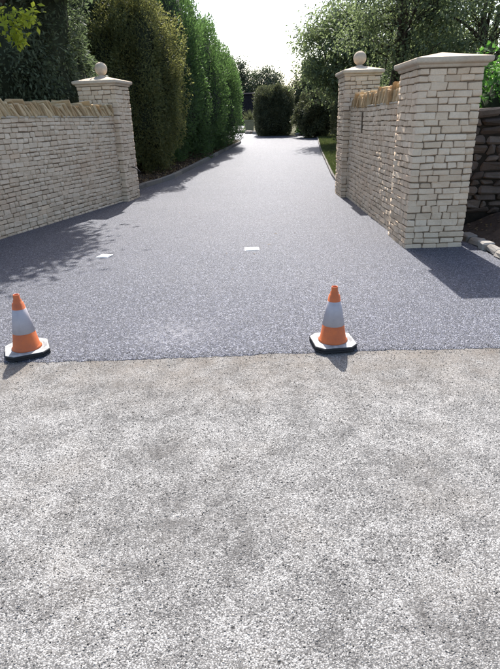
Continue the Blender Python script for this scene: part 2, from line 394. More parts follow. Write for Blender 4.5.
def coping(parent, o, d, n, l0, l1, thick, ztop, lean, rnd, zlow=0.0):
    """raked coping: thin rough slabs set on edge across the wall"""
    s = l0
    while s < l1:
        tk = rnd.uniform(0.035, 0.075); hh = rnd.uniform(0.20, 0.31); dep = thick + rnd.uniform(-0.05, 0.05)
        me = stone_mesh('coping_stone', tk*1.02, hh, dep, rnd, 0.010, 0.009); me.materials.append(M['coping'])
        tp = rnd.uniform(0.35, 0.8); sh = rnd.uniform(-0.3, 0.3)*tk; e0, e1 = rnd.uniform(-0.045, 0.02), rnd.uniform(-0.045, 0.02)
        for v in me.vertices:
            if v.co.z > 0: v.co.x = v.co.x*tp + sh; v.co.z += e0 if v.co.y > 0 else e1
        a = math.atan2(d[1], d[0]); lt = lean + rnd.uniform(-0.22, 0.22)
        offn = -thick/2 + rnd.uniform(-0.02, 0.03)
        c = (o[0] + d[0]*s + n[0]*offn, o[1] + d[1]*s + n[1]*offn, ztop + hh/2*math.cos(lt) - 0.005 + rnd.uniform(-0.008, 0.01))
        rot = (Matrix.Rotation(a + rnd.uniform(-0.07, 0.07), 4, 'Z') @ Matrix.Rotation(lt, 4, 'Y') @ Matrix.Rotation(rnd.uniform(-0.05, 0.05), 4, 'X')).to_euler()
        link_mesh('coping_stone', me, None, parent, c, rot)
        s += tk / math.cos(lt) * rnd.uniform(0.62, 0.82)

def pillar(name, label, o, d, n, wd, dp, ztop, ball, seed, group, z0=-0.02):
    """square pillar. o: corner where the face along d (outward n) starts; wd along d, dp into -n"""
    rnd = random.Random(seed)
    t = thing(name, (o[0] + d[0]*wd/2 - n[0]*dp/2, o[1] + d[1]*wd/2 - n[1]*dp/2, 0), label, 'gate pillar', group)
    hs = courses(ztop - z0, rnd, 0.070, 0.094); D = 0.11
    m = MB(); m.obox(o, d, n, 0.016, wd-0.016, -dp+0.016, -0.016, z0, ztop-0.002); m.build('mortar_core', M['mortar'], t)
    dn = (-d[0], -d[1]); nn = (-n[0], -n[1])
    P = lambda l, t_: (o[0] + d[0]*l + n[0]*t_, o[1] + d[1]*l + n[1]*t_)
    faces = [(P(0, 0), d, n, wd, 0), (P(wd, 0), nn, d, dp, 1), (P(wd, -dp), dn, nn, wd, 0), (P(0, -dp), n, dn, dp, 1)]
    st = []
    for fo, fd, fn, ln, par in faces:
        st += lay(fo, fd, fn, ln, z0, hs, rnd, 0.11, 0.25, D, skip=None,
                  first=(lambda ci, ln=ln, par=par: (0.0, ln) if (ci + par) % 2 == 0 else (D-0.004, ln - D+0.004)))
    ctr = Vector((P(wd/2, -dp/2)[0], P(wd/2, -dp/2)[1], 0))
    def far(s):
        v = Vector((s[0][0], s[0][1], 0)) - ctr; best = max(faces, key=lambda f: (v.x*f[2][0] + v.y*f[2][1]) / ((dp if f[4] == 0 else wd)))
        return (s[0][0]*best[2][0] + s[0][1]*best[2][1]) > 0.02
    place(st, t, STV, 300, 'stone', seed, far)
    # cap: moulded slab with a low pyramid
    def ring(outset, z): return [(*P(-outset, outset), z), (*P(wd+outset, outset), z), (*P(wd+outset, -dp-outset), z), (*P(-outset, -dp-outset), z)]
    prof = [(-0.05, 0.0), (0.008, 0.0), (0.018, 0.012), (0.022, 0.03), (0.05, 0.042), (0.06, 0.052), (0.064, 0.066), (0.064, 0.094), (0.058, 0.102)]
    rg = [ring(a, ztop + 0.001 + z) for a, z in prof]
    q = 0.002 if not ball else 0.10
    cx_, cy_ = P(wd/2, -dp/2)
    rg.append([(cx_ + d[0]*a*q + n[0]*b*q, cy_ + d[1]*a*q + n[1]*b*q, ztop + 0.19) for a, b in ((-1, 1), (1, 1), (1, -1), (-1, -1))])
    flip = d[0]*n[1] - d[1]*n[0] > 0
    if flip: rg = [r[::-1] for r in rg]
    m = MB(); m.rings(rg); cap = m.build('cap', M['cap'], t)
    if ball:
        m = MB(); zc = ztop + 0.189; r = 0.128
        m.lathe((cx_, cy_, zc), [(0.085, -0.01), (0.085, 0.012), (0.06, 0.022), (0.055, 0.04)], 24, True, True); m.build('neck', M['cap'], cap, True)
        m = MB(); c = zc + 0.03 + r*0.96
        m.lathe((cx_, cy_, c), [(max(0.002, r*math.sin(a)), -r*math.cos(a)) for a in np.linspace(0.02, math.pi-0.02, 20)], 32, True, True)
        m.build('ball_finial', M['cap'], cap, True)
    return t

WALL_TOP = 1.735
def wall(name, label, o, d, n, l0, l1, thick, ztop, seed, slot=None, lean=-0.5, cope=None):
    rnd = random.Random(seed)
    t = thing(name, (o[0] + d[0]*l1*0.5, o[1] + d[1]*l1*0.5, 0), label, 'garden wall')
    m = MB()
    if slot:
        a, b, za, zb = slot
        for x0, x1, q0, q1 in ((l0, a, -0.02, ztop-0.002), (b, l1, -0.02, ztop-0.002), (a, b, -0.02, za), (a, b, zb, ztop-0.002)):
            m.obox(o, d, n, x0, x1, -thick, -0.015, q0, q1)
        m.obox(o, d, n, a, b, -thick, -thick + 0.05, za, zb)
    else: m.obox(o, d, n, l0, l1, -thick, -0.015, -0.02, ztop-0.002)
    m.build('mortar_core', M['mortar'], t)
    if slot: m = MB(); m.obox(o, d, n, slot[0]-0.01, slot[1]+0.01, -0.06, -0.05, slot[2]-0.01, slot[3]+0.01); m.build('slot_dark_backing', M['iron'], t)  # dark sheet added behind the slot, standing in for the shade of the recess
    hs = courses(ztop + 0.02, rnd, 0.064, 0.090)
    so = (o[0] + d[0]*l0, o[1] + d[1]*l0)
    if not slot: st = lay(so, d, n, l1 - l0, -0.02, hs, rnd, 0.10, 0.24)
    else:
        st = []; z = -0.02; a, b, za, zb = slot
        for h in hs:
            zc = z + h/2
            for s0, s1 in (((l0, a - 0.003), (b + 0.003, l1)) if za - 0.01 < zc < zb + 0.01 else ((l0, l1),)):
                st += lay((o[0] + d[0]*s0, o[1] + d[1]*s0), d, n, s1 - s0, z, [h], rnd, 0.10, 0.24)
            z += h
    place(st, t, STV, 300, 'stone', seed)
    c0, c1 = cope or (l0, l1)
    m = MB(); k = 60; vs = []
    for i in range(k+1):                                     # uneven mortar bed under the coping
        l = l0 + (l1-l0)*i/k; e = 0.008 + rnd.uniform(-0.008, 0.008)
        for tt, z in ((e, ztop), (e+0.004, ztop+0.016+rnd.uniform(-0.004, 0.006)), (-0.02, ztop+0.03), (-thick, ztop+0.03), (-thick, ztop)):
            vs.append((o[0] + d[0]*l + n[0]*tt, o[1] + d[1]*l + n[1]*tt, z + 0.001))
    fs = []
    for i in range(k):
        for j in range(5):
            q = (i*5+j, i*5+(j+1) % 5, (i+1)*5+(j+1) % 5, (i+1)*5+j); fs.append(q)
    m.add(vs, fs); m.build('mortar_bed', M['bedmortar'], t)
    coping(t, o, d, n, c0, c1, thick, ztop + 0.022, lean, rnd)
    return t

wall('stone_wall', 'long pale stone boundary wall with raked buff coping, shaded by dark trees', WO, WD, WN, -3.4, 3.91, 0.36, WALL_TOP, 21, lean=-0.68)
RWD = (0.0135, 0.9999); RWN = (-0.9999, 0.0135)
wall('stone_wall', 'short pale stone wall with narrow upright slot, joining two right-hand pillars', (2.11, 7.36), RWD, RWN, 0.0, 3.89, 0.36, WALL_TOP + 0.02, 33, slot=(2.6, 2.79, 1.30, 1.655), lean=-0.7, cope=(0.05, 3.75))
a12 = R(12.0); PD = (math.sin(a12), math.cos(a12)); PN = (math.cos(a12), -math.sin(a12))
GP = 'matching cream stone gate pillars'
pillar('gate_pillar', 'pale stone pillar topped by ball finial, at end of long wall under trees', (-2.6, 11.64), PD, PN, 0.70, 0.85, 2.33, True, 41, GP)
pillar('gate_pillar', 'wide pale stone pillar with plain pyramid cap, without any ball', (2.03, 6.53), (1, 0), (0, -1), 0.745, 0.83, 2.09, False, 42, GP)
pillar('gate_pillar', 'pale stone pillar topped by ball finial, beside the grass verge', (2.03, 11.25), (1, 0), (0, -1), 0.70, 0.76, 2.34, True, 43, GP)

# old dark wall behind the right pillar
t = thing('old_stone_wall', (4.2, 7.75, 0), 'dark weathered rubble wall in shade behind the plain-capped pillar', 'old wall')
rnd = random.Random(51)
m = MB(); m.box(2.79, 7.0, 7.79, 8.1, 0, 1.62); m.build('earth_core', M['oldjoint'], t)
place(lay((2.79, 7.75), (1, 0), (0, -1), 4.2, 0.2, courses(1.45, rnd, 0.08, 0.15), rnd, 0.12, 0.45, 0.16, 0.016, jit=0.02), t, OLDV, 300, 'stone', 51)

# edging stones beside the pillar and kerb along the bed
t = thing('stone_edging', (2.98, 6.0, 0), 'row of pale rough edging stones at the foot of the soil bank', 'edging', kind='structure')
rnd = random.Random(61); y = 7.0
while y > 4.3:
    L = rnd.uniform(0.14, 0.3); me = stone_mesh('edging_stone', L, rnd.uniform(0.08, 0.13), rnd.uniform(0.10, 0.15), rnd, 0.018, 0.022); me.materials.append(M['palekerb'])
    x0, x1 = ksmooth(RIGHT, y), ksmooth(RIGHT, y - L); a = math.atan2(-L, x1 - x0)
    link_mesh('edging_stone', me, None, t, ((x0+x1)/2 + 0.05, y - L/2, 0.045), (rnd.uniform(-.1, .1), rnd.uniform(-.06, .06), a)); y -= L * abs(math.sin(a)) * 1.04 + 0.004
t = thing('bed_kerb', (-1.4, 20, 0.2), 'low dark kerb between the drive and hedge bed', 'kerb', kind='structure')
y = 13.0; rnd = random.Random(62)
kb = [stone_mesh('kerb_stone', 0.9, 0.15, 0.12, rnd, 0.006, 0.014) for i in range(4)]
for b in kb: b.materials.append(M['kerb'])
while y < 33.0:
    x0 = ksmooth(LEFT, y); e = 0.9
    for it in range(6):
        x1 = ksmooth(LEFT, y + e); e *= 0.9 / math.hypot(x1 - x0, e)
    a = math.atan2(e, x1 - x0)
    link_mesh('kerb_stone', rnd.choice(kb), None, t, ((x0+x1)/2 - 0.05, y + e/2, terr(y + e/2) + 0.045), (0, -0.025*math.sin(a), a)); y += e * 1.012
t = thing('verge_edging', (2.6, 18, 0), 'thin dark edging between the drive and grass verge', 'kerb', kind='structure')
y = 12.3
while y < 34.0:
    x0 = ksmooth(RIGHT, y); x1 = ksmooth(RIGHT, y + 0.9); a = math.atan2(0.9, x1 - x0)
    link_mesh('kerb_stone', rnd.choice(kb), None, t, ((x0+x1)/2 + 0.03, y + 0.45, terr(y + 0.45) + 0.0), (0, -0.025, a), (1, 0.5, 1)); y += 0.9

# ------------------------------------------------------------------ traffic cones, covers, small things
M['orange'] = mat_plain('orange_plastic', (0.60, 0.15, 0.045), 0.6, 0.3, 0.18, 11, 0.2, (0.42, 0.115, 0.05))
M['sleeve'] = mat_plain('reflective_sleeve', (0.42, 0.39, 0.41), 0.5, 0.4, 0.16, 14, 0.15)
M['rubber'] = mat_plain('black_rubber', (0.03, 0.03, 0.032), 0.7, 0.3, 0.4, 25, 0.3)
M['basetop'] = mat_plain('worn_grey_base', (0.40, 0.40, 0.39), 0.65, 0.25, 0.55, 22, 0.3)
M['whitelid'] = mat_plain('white_paint', (0.80, 0.78, 0.74), 0.6, 0.3, 0.1, 30, 0.1)
M['print'] = mat_plain('grey_print', (0.16, 0.16, 0.17), 0.6, 0.3, 0.3, 60, 0.1)
def cone(x, y, ang, label, z=DZ, tilt=(0, 0)):
    t = thing('traffic_cone', (0, 0, 0), label, 'traffic cone', 'traffic cones along the joint')
    hw, ch = 0.158, 0.055
    def octo(s, z_): 
        w_, c_ = hw*s, ch
        return [(-w_+c_, -w_, z_), (w_-c_, -w_, z_), (w_, -w_+c_, z_), (w_, w_-c_, z_), (w_-c_, w_, z_), (-w_+c_, w_, z_), (-w_, w_-c_, z_), (-w_, -w_+c_, z_)]
    m = MB(); m.rings([octo(0.97, 0.0), octo(1.0, 0.004), octo(1.0, 0.014), octo(0.965, 0.016), octo(0.965, 0.021), octo(1.0, 0.023), octo(1.0, 0.034), octo(0.985, 0.037)]); b = m.build('base', M['rubber'], t)
    m = MB(); m.rings([octo(0.975, 0.0372), octo(0.975, 0.039)], False); bt = m.build('base_top', M['basetop'], b)
    m = MB()
    m.lathe((0, 0, 0), [(0.108, 0.0392), (0.110, 0.046), (0.101, 0.056), (0.098, 0.06), (0.0405, 0.395), (0.0325, 0.399), (0.0300, 0.418), (0.0245, 0.424), (0.0225, 0.458), (0.0205, 0.461), (0.0185, 0.458), (0.0175, 0.38)], 40)
    body = m.build('body', M['orange'], t, True)
    def rad(z_): return 0.098 + (0.0405 - 0.098) * (z_ - 0.06) / (0.395 - 0.06)
    m = MB(); m.lathe((0, 0, 0), [(rad(0.168)+0.0002, 0.168), (rad(0.168)+0.0022, 0.169), (rad(0.352)+0.0022, 0.351), (rad(0.352)+0.0002, 0.352)], 40); m.build('reflective_sleeve', M['sleeve'], body, True)
    m = MB(); m.lathe((0, 0, 0), [(0.0005, 0.40), (0.0178, 0.4005)], 20); m.build('hollow_dark_disc', M['rubber'], body)  # black disc stands in for the shade inside the top hole
    m = MB()
    for k in range(3):
        m.box(0.118, 0.124, -0.06 + 0.002*k, 0.05, 0.0392, 0.0398) if k == 0 else m.box(0.118 + 0.009*k, 0.124 + 0.009*k, -0.055 + 0.006*k, 0.045 - 0.004*k, 0.0392, 0.0398)
    m.build('moulded_marking', M['print'], bt)
    t.location = (x, y, z); t.rotation_euler = (tilt[0], tilt[1], ang)
    return t
cone(0.625, 3.56, R(6), 'orange traffic cone with grey sleeve, standing towards the plain-capped pillar side')
cone(-1.705, 3.60, R(24), 'orange traffic cone with grey sleeve, standing towards the long wall side')
def cover(x, y, wx, wy, ang, label):
    t = thing('utility_cover', (x, y, DZ), label, 'cover', 'white covers in the drive')
    c, s = math.cos(ang), math.sin(ang); d = (c, s); n = (-s, c)
    m = MB(); m.obox((x, y), d, n, -wx/2, wx/2, -wy/2, wy/2, DZ - 0.01, DZ + 0.006); m.build('frame', M['whitelid'], t)
    m = MB(); m.obox((x, y), d, n, -wx/2+0.012, wx/2-0.012, -wy/2+0.012, wy/2-0.012, DZ + 0.0062, DZ + 0.011); m.build('lid', M['whitelid'], t)
cover(-1.87, 6.61, 0.165, 0.17, R(-12), 'small white square cover set in the drive near the wall shadow')
cover(0.06, 6.75, 0.19, 0.16, R(2), 'small white square cover set in middle of the drive')
m = MB(); m.tube([(-2.49, 11.86, 0.72), (-2.40, 11.84, 0.70), (-2.33, 11.83, 0.64), (-2.30, 11.83, 0.60)], 0.013, 8)
tag(m.build('iron_hook', M['iron'], None, True), 'short dark iron hook sticking out low on the wall-end pillar', 'hook')

# ------------------------------------------------------------------ foliage
def leaf_mesh(name, P, Dr, Nr, ln, wd, mat, parent, bend=0.15, loc=None):
    """one mesh of many leaves. P base points, Dr tip directions, Nr face normals (all Nx3), ln / wd arrays"""
    P = np.asarray(P); n = len(P)
    Dr = Dr / np.maximum(1e-6, np.linalg.norm(Dr, axis=1, keepdims=True))
    Sd = np.cross(Dr, Nr); Sd /= np.maximum(1e-6, np.linalg.norm(Sd, axis=1, keepdims=True)); Up = np.cross(Sd, Dr)
    ln = ln[:, None]; wd = wd[:, None]
    v = np.empty((n, 4, 3))
    v[:, 0] = P; v[:, 1] = P + Dr*ln*0.45 + Sd*wd*0.5 + Up*ln*bend*0.5
    v[:, 2] = P + Dr*ln; v[:, 3] = P + Dr*ln*0.5 - Sd*wd*0.5 + Up*ln*bend*0.5
    c = np.array(loc if loc is not None else P.mean(axis=0))
    me = bpy.data.meshes.new(name); me.vertices.add(n*4); me.vertices.foreach_set('co', (v - c).reshape(-1).astype(np.float32))
    me.loops.add(n*4); me.loops.foreach_set('vertex_index', np.arange(n*4, dtype=np.int32))
    me.polygons.add(n); me.polygons.foreach_set('loop_start', np.arange(0, n*4, 4, dtype=np.int32)); me.polygons.foreach_set('loop_total', np.full(n, 4, dtype=np.int32))
    me.update(calc_edges=True)
    return link_mesh(name, me, mat, parent, tuple(c))
def unit(n, rng):
    v = rng.normal(size=(n, 3)); return v / np.linalg.norm(v, axis=1, keepdims=True)
def leaf_mats():
    L = {}
    L['yew'] = mat_leaf('dark_evergreen_leaf', [(0.068, 0.082, 0.054), (0.10, 0.122, 0.076), (0.14, 0.17, 0.10), (0.21, 0.245, 0.155)], 0.42, (0.14, 0.20, 0.07), 0.6, 0.22)
    L['golden'] = mat_leaf('golden_green_leaf', [(0.065, 0.08, 0.044), (0.105, 0.125, 0.06), (0.165, 0.18, 0.075), (0.26, 0.25, 0.10)], 0.52, (0.30, 0.30, 0.08))
    L['conifer'] = mat_leaf('conifer_spray', [(0.055, 0.075, 0.044), (0.075, 0.11, 0.055), (0.085, 0.14, 0.058), (0.12, 0.185, 0.07)], 0.44, (0.15, 0.28, 0.06), 0.55)
    L['hedge'] = mat_leaf('clipped_hedge_leaf', [(0.05, 0.056, 0.034), (0.075, 0.084, 0.046), (0.11, 0.118, 0.06), (0.18, 0.165, 0.09)], 0.38, (0.13, 0.15, 0.06))
    L['willow'] = mat_leaf('soft_green_leaf', [(0.065, 0.082, 0.05), (0.10, 0.13, 0.075), (0.145, 0.18, 0.105), (0.23, 0.25, 0.16)], 0.5, (0.26, 0.33, 0.12))
    L['far'] = mat_leaf('far_tree_leaf', [(0.03, 0.045, 0.035), (0.05, 0.07, 0.05), (0.075, 0.10, 0.07)], 0.3, (0.12, 0.16, 0.06))
    L['bright'] = mat_leaf('sunlit_yellow_leaf', [(0.16, 0.22, 0.03), (0.30, 0.36, 0.045), (0.45, 0.46, 0.08)], 0.6, (0.62, 0.66, 0.06))
    L['ivy'] = mat_leaf('ivy_leaf', [(0.03, 0.075, 0.02), (0.06, 0.14, 0.03), (0.10, 0.22, 0.05), (0.16, 0.30, 0.08)], 0.4, (0.15, 0.36, 0.05))
    L['core'] = mat_plain('opaque_core', (0.05, 0.06, 0.038), 0.95, 0.05, 0.5, 6, 0.8)  # dark colour of the solid filler inside dense plants
    L['grass'] = mat_leaf('grass_blade', [(0.045, 0.065, 0.02), (0.08, 0.10, 0.035), (0.15, 0.15, 0.07)], 0.25, (0.14, 0.19, 0.05))
    L['litter'] = mat_leaf('fallen_leaf', [(0.08, 0.05, 0.025), (0.15, 0.10, 0.05), (0.24, 0.17, 0.08)], 0.1, (0.2, 0.12, 0.04))
    return L
LM = leaf_mats()

def lump(th, ph, ks):
    r = np.zeros_like(th)
    for a, b, c, d, amp in ks: r += amp*np.sin(a*th + c)*np.cos(b*ph + d)
    return r
def shell_plant(name, label, cat, loc, rx, ry, h, kind, n, ln, wd, seed, group=None, pw=2.6, zbase=0.0, taper=0.0, up=0.35, lumpy=0.10, rotz=0.0, droop=0.0, core=0.84, clusters=None, fluff=0.09):
    """dense evergreen: leaves on and just under a lumpy superellipsoid, round an added solid dark core and a trunk"""
    rng = np.random.default_rng(seed); z0 = loc[2]
    t = thing(name, loc, label, cat, group)
    ks = [(rng.integers(2, 9), rng.integers(2, 8), rng.uniform(0, 6), rng.uniform(0, 6), lumpy*rng.uniform(0.3, 0.7)) for _ in range(7)]
    def surf(u, rad):
        """u unit vectors -> points on body, rad = relative radius"""
        a = np.abs(u); k = (a[:, 0]**pw + a[:, 1]**pw + a[:, 2]**pw)**(-1/pw)
        th = np.arctan2(u[:, 1], u[:, 0]); ph = np.arccos(np.clip(u[:, 2], -1, 1))
        k = k * rad * (1 + lump(th, ph, ks))
        q = u * k[:, None]; zz = (q[:, 2] + 1) / 2
        tp = 1 - taper*np.clip(zz, 0, 1.2)**1.3
        x = q[:, 0]*rx*tp; y = q[:, 1]*ry*tp
        c, s = math.cos(rotz), math.sin(rotz)
        return np.stack([loc[0] + x*c - y*s, loc[1] + x*s + y*c, z0 + zbase + np.maximum(-0.02, zz*(h - zbase))], axis=1)
    if clusters:                                             # leaves gathered into tufts on the shell
        cu = unit(clusters, rng); idx = rng.integers(0, clusters, n); u = cu[idx] + rng.normal(size=(n, 3))*fluff; u /= np.linalg.norm(u, axis=1, keepdims=True)
        tr = rng.uniform(0.84, 1.08, clusters)[idx]
        rad = tr - np.abs(rng.normal(size=n))*0.06
    else:
        u = unit(n, rng); rad = 1.0 - np.abs(rng.normal(size=n))*0.075 + 0.02
    P = surf(u, rad); O = surf(u, rad*1.12) - P; O /= np.maximum(1e-6, np.linalg.norm(O, axis=1, keepdims=True))
    D = O*0.7 + unit(n, rng)*0.75 + np.array([0, 0, up - droop])
    N = O + unit(n, rng)*0.6 + np.array([0, 0, 0.3])
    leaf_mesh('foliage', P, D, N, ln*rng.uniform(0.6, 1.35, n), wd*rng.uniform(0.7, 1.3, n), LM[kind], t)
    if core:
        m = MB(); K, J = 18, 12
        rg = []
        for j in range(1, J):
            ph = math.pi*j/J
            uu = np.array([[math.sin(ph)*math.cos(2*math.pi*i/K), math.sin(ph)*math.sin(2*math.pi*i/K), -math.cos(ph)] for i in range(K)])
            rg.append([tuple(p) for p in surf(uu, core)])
        m.rings(rg); m.build('opaque_core', LM['core'], t, True)  # closed solid body added so the foliage is not see-through
    m = MB(); m.tube([(loc[0], loc[1], z0 - 0.05), (loc[0] + 0.03, loc[1], z0 + h*0.3), (loc[0], loc[1] + 0.04, z0 + h*0.6)], [max(0.05, rx*0.08), max(0.04, rx*0.06), 0.03], 8); m.build('trunk', M['bark'], t, True)
    return t
def open_tree(name, label, cat, loc, h, crown, cr, kind, nclump, per, ln, wd, seed, group=None, trunk_r=0.14, spread=0.34, hang=0.0, nlimb=9, flat=None):
    """broadleaved tree: tapered trunk, limbs, twigs to clumps, leaves round each clump"""
    rng = np.random.default_rng(seed); rnd = random.Random(seed); z0 = loc[2]
    t = thing(name, loc, label, cat, group)
    base = Vector((loc[0], loc[1], z0 - 0.05)); top = Vector((crown[0], crown[1], crown[2] + cr[2]*0.35))
    pts = [base + (top - base)*a + Vector((rnd.uniform(-.1, .1), rnd.uniform(-.1, .1), 0))*(0 if a == 0 else 1.2) for a in (0, 0.2, 0.4, 0.6, 0.8, 1.0)]
    m = MB(); m.tube(pts, [trunk_r*1.25, trunk_r, trunk_r*0.8, trunk_r*0.55, trunk_r*0.35, trunk_r*0.15], 9); tr = m.build('trunk', M['bark'], t, True)
    u = unit(nclump, rng); rad = rng.uniform(0.25, 1.0, nclump)**0.55
    C = np.array(crown) + u*rad[:, None]*np.array(cr)
    C[:, 2] += rng.normal(size=nclump)*0.1
    nodes = []
    for k in range(nlimb):
        a = rnd.choice([1, 2, 2, 3, 3, 4]); p0 = pts[a] + (pts[min(5, a+1)] - pts[a])*rnd.random()
        tgt = Vector(C[rnd.randrange(nclump)]); mid = p0.lerp(tgt, 0.5) + Vector((rnd.uniform(-.2, .2), rnd.uniform(-.2, .2), 0.25*(tgt - p0).length*0.6))
        poly = []
        for s in np.linspace(0, 1, 8):
            poly.append(p0*(1-s)**2 + mid*2*s*(1-s) + tgt*s*s)
        r0 = trunk_r*rnd.uniform(0.38, 0.6); lm = MB(); lm.tube(poly, [r0*(1 - 0.85*s) for s in np.linspace(0, 1, 8)], 7); lm.build('limb', M['bark'], t, True)
        nodes += poly[2:]
    nodes += pts[2:]
    NP = np.array([tuple(q) for q in nodes]); tw = MB()
    for c in C:
        q = NP[np.argmin(np.linalg.norm(NP - c, axis=1))]; md = (q + c)/2 + np.array([rnd.uniform(-.08, .08), rnd.uniform(-.08, .08), 0.08])
        tw.tube([tuple(q), tuple(md), tuple(c)], [0.018, 0.012, 0.004], 4)
    o = tw.build('twigs', M['twig'], t); o['kind'] = 'stuff'
    n = nclump*per; idx = np.repeat(np.arange(nclump), per)
    cs = spread*rng.uniform(0.6, 1.35, nclump)[idx]
    P = C[idx] + rng.normal(size=(n, 3))*cs[:, None]*np.array([1, 1, 0.62])
    if hang:
        k = rng.random(n)**1.5; P[:, 2] -= k*hang*rng.uniform(0.4, 1.0, nclump)[idx]
    D = (P - C[idx])*1.2 + unit(n, rng)*0.6 + np.array([0, 0, -0.25 - hang])
    N = unit(n, rng)*0.8 + np.array([0, 0, 0.8])
    leaf_mesh('foliage', P, D, N, ln*rng.uniform(0.6, 1.35, n), wd*rng.uniform(0.7, 1.3, n), LM[kind], t)
    return t

# dark trees behind the long wall
GT = 'dark trees behind the long wall'
shell_plant('evergreen_tree', 'broad dark evergreen tree rising behind the long wall and its ball-topped pillar', 'evergreen tree', (-5.35, 13.2, terr(13.2)), 2.15, 1.9, 5.6, 'yew', 42000, 0.115, 0.040, 101, GT, 2.3, 0.1, 0.25, -0.1, 0.2, 0, 0.3, 0.84, 900, 0.075)
shell_plant('evergreen_tree', 'dense dark evergreen tree standing further along behind the long wall', 'evergreen tree', (-8.6, 12.6, terr(12.6)), 2.3, 2.2, 6.2, 'yew', 26000, 0.12, 0.045, 102, GT, 2.3, 0.1, 0.2, -0.1, 0.2, 0, 0.3, 0.8, 500, 0.08)
shell_plant('evergreen_tree', 'tall dark evergreen tree filling the gap behind the golden shrub', 'evergreen tree', (-5.6, 18.5, terr(18.5)), 2.6, 2.4, 7.6, 'yew', 26000, 0.13, 0.05, 103, GT, 2.3, 0.1, 0.2, -0.1, 0.2, 0, 0.3, 0.8, 500, 0.08)
open_tree('broadleaf_tree', 'dark leafy tree overhanging the long wall', 'tree', (-5.9, 11.6, 0), 7, (-4.6, 12.0, 5.5), (2.1, 1.75, 1.2), 'yew', 360, 140, 0.14, 0.075, 104, GT, 0.13, 0.3, 0.1, 8)
# bright overhanging branch
def bright_branch():
    t = thing('overhanging_branch_tree', (-6.3, 8.9, 0), 'slender tree whose bright yellow-green branch hangs over the long wall', 'small tree')
    m = MB(); m.tube([(-6.3, 8.9, 0), (-6.2, 8.9, 1.6), (-6.0, 8.95, 2.7), (-5.8, 9.0, 3.6)], [0.06, 0.05, 0.04, 0.02], 8); m.build('trunk', M['bark'], t, True)
    br = [(-6.0, 8.95, 2.7), (-5.2, 8.9, 3.2), (-4.3, 8.85, 3.28), (-3.75, 8.85, 3.12), (-3.2, 8.85, 2.98)]
    m = MB(); m.tube(br, [0.025, 0.018, 0.012, 0.008, 0.004], 6)
    rng = np.random.default_rng(77); cl = []
    for k, (a, b) in enumerate([((-4.3, 8.85, 3.28), (-3.95, 8.8, 2.95)), ((-3.75, 8.85, 3.12), (-3.3, 8.8, 3.12)), ((-3.75, 8.85, 3.12), (-3.55, 8.9, 2.82)), ((-4.3, 8.85, 3.28), (-3.9, 8.9, 3.2)), ((-5.2, 8.9, 3.2), (-4.5, 8.8, 3.05)), ((-5.2, 8.9, 3.2), (-4.8, 9.0, 3.6))]):
        m.tube([a, tuple((np.array(a)+b)/2 + np.array([0, 0, 0.05])), b], [0.008, 0.006, 0.003], 5)
        for s in np.linspace(0.35, 1.05, 17): cl.append(np.array(a)*(1-s) + np.array(b)*s)
    m.build('branch', M['twig'], t, True)
    C = np.array(cl); P = np.repeat(C, 6, axis=0); n = len(P); P = P + rng.normal(size=(n, 3))*0.07
    D = unit(n, rng) + np.array([0.2, 0, -0.5]); N = unit(n, rng)*0.6 + np.array([0, -0.3, 0.8])
    P = P + np.array([0.24, 0, -0.02])
    leaf_mesh('foliage', P, D, N, 0.10*rng.uniform(0.6, 1.25, n), 0.062*rng.uniform(0.8, 1.2, n), LM['bright'], t)
bright_branch()
# golden shrub and conifers along the drive
shell_plant('golden_shrub', 'large rounded golden green shrub between dark evergreen and clipped conifers', 'shrub', (-3.15, 16.9, terr(16.9) + 0.05), 1.36, 1.3, 5.0, 'golden', 80000, 0.07, 0.034, 110, None, 2.4, 0.05, 0.12, 0.1, 0.16, 0, 0.0, 0.74, 800, 0.08)
GC = 'conifers along the drive'
shell_plant('conifer', 'tallest clipped green conifer, beside the golden shrub', 'conifer', (-3.05, 20.8, terr(20.8) + 0.05), 1.75, 2.6, 6.3, 'conifer', 60000, 0.10, 0.035, 120, GC, 3.4, 0.05, 0.2, 0.6, 0.10, 0, 0, 0.78, 700, 0.075)
shell_plant('conifer', 'clipped green conifer standing between two other conifers', 'conifer', (-2.25, 24.4, terr(24.4) + 0.05), 1.62, 2.9, 5.15, 'conifer', 52000, 0.10, 0.035, 121, GC, 3.4, 0.05, 0.17, 0.6, 0.10, 0, 0, 0.78, 700, 0.075)
shell_plant('conifer', 'last clipped conifer where the drive bends away', 'conifer', (-1.62, 27.6, terr(27.6) + 0.05), 1.52, 3.0, 4.3, 'conifer', 48000, 0.10, 0.035, 122, GC, 3.4, 0.05, 0.15, 0.6, 0.10, 0, 0, 0.78, 700, 0.075)
# block hedge at the bend
shell_plant('clipped_hedge', 'clipped flat-topped dark hedge block at the head of the drive', 'hedge', (2.0, 36.4, terr(36.4)), 1.2, 1.0, 2.85, 'hedge', 44000, 0.085, 0.045, 130, None, 5.0, 0.0, 0.0, 0.2, 0.05, 0, 0, 0.80, 800, 0.07)
# trees behind
GF = 'grey-green trees beyond the hedge'
open_tree('far_tree', 'grey-green distant tree rising above the dark shed', 'tree', (-0.8, 64, 1.2), 7, (-0.8, 64, 5.2), (2.0, 1.9, 2.7), 'far', 110, 100, 0.2, 0.12, 140, GF, 0.2, 0.42)
open_tree('far_tree', 'grey-green distant round-crowned tree rising above the clipped hedge block', 'tree', (2.6, 66, 1.2), 6, (2.6, 66, 5.0), (2.1, 1.9, 2.2), 'far', 120, 100, 0.2, 0.12, 141, GF, 0.2, 0.42)
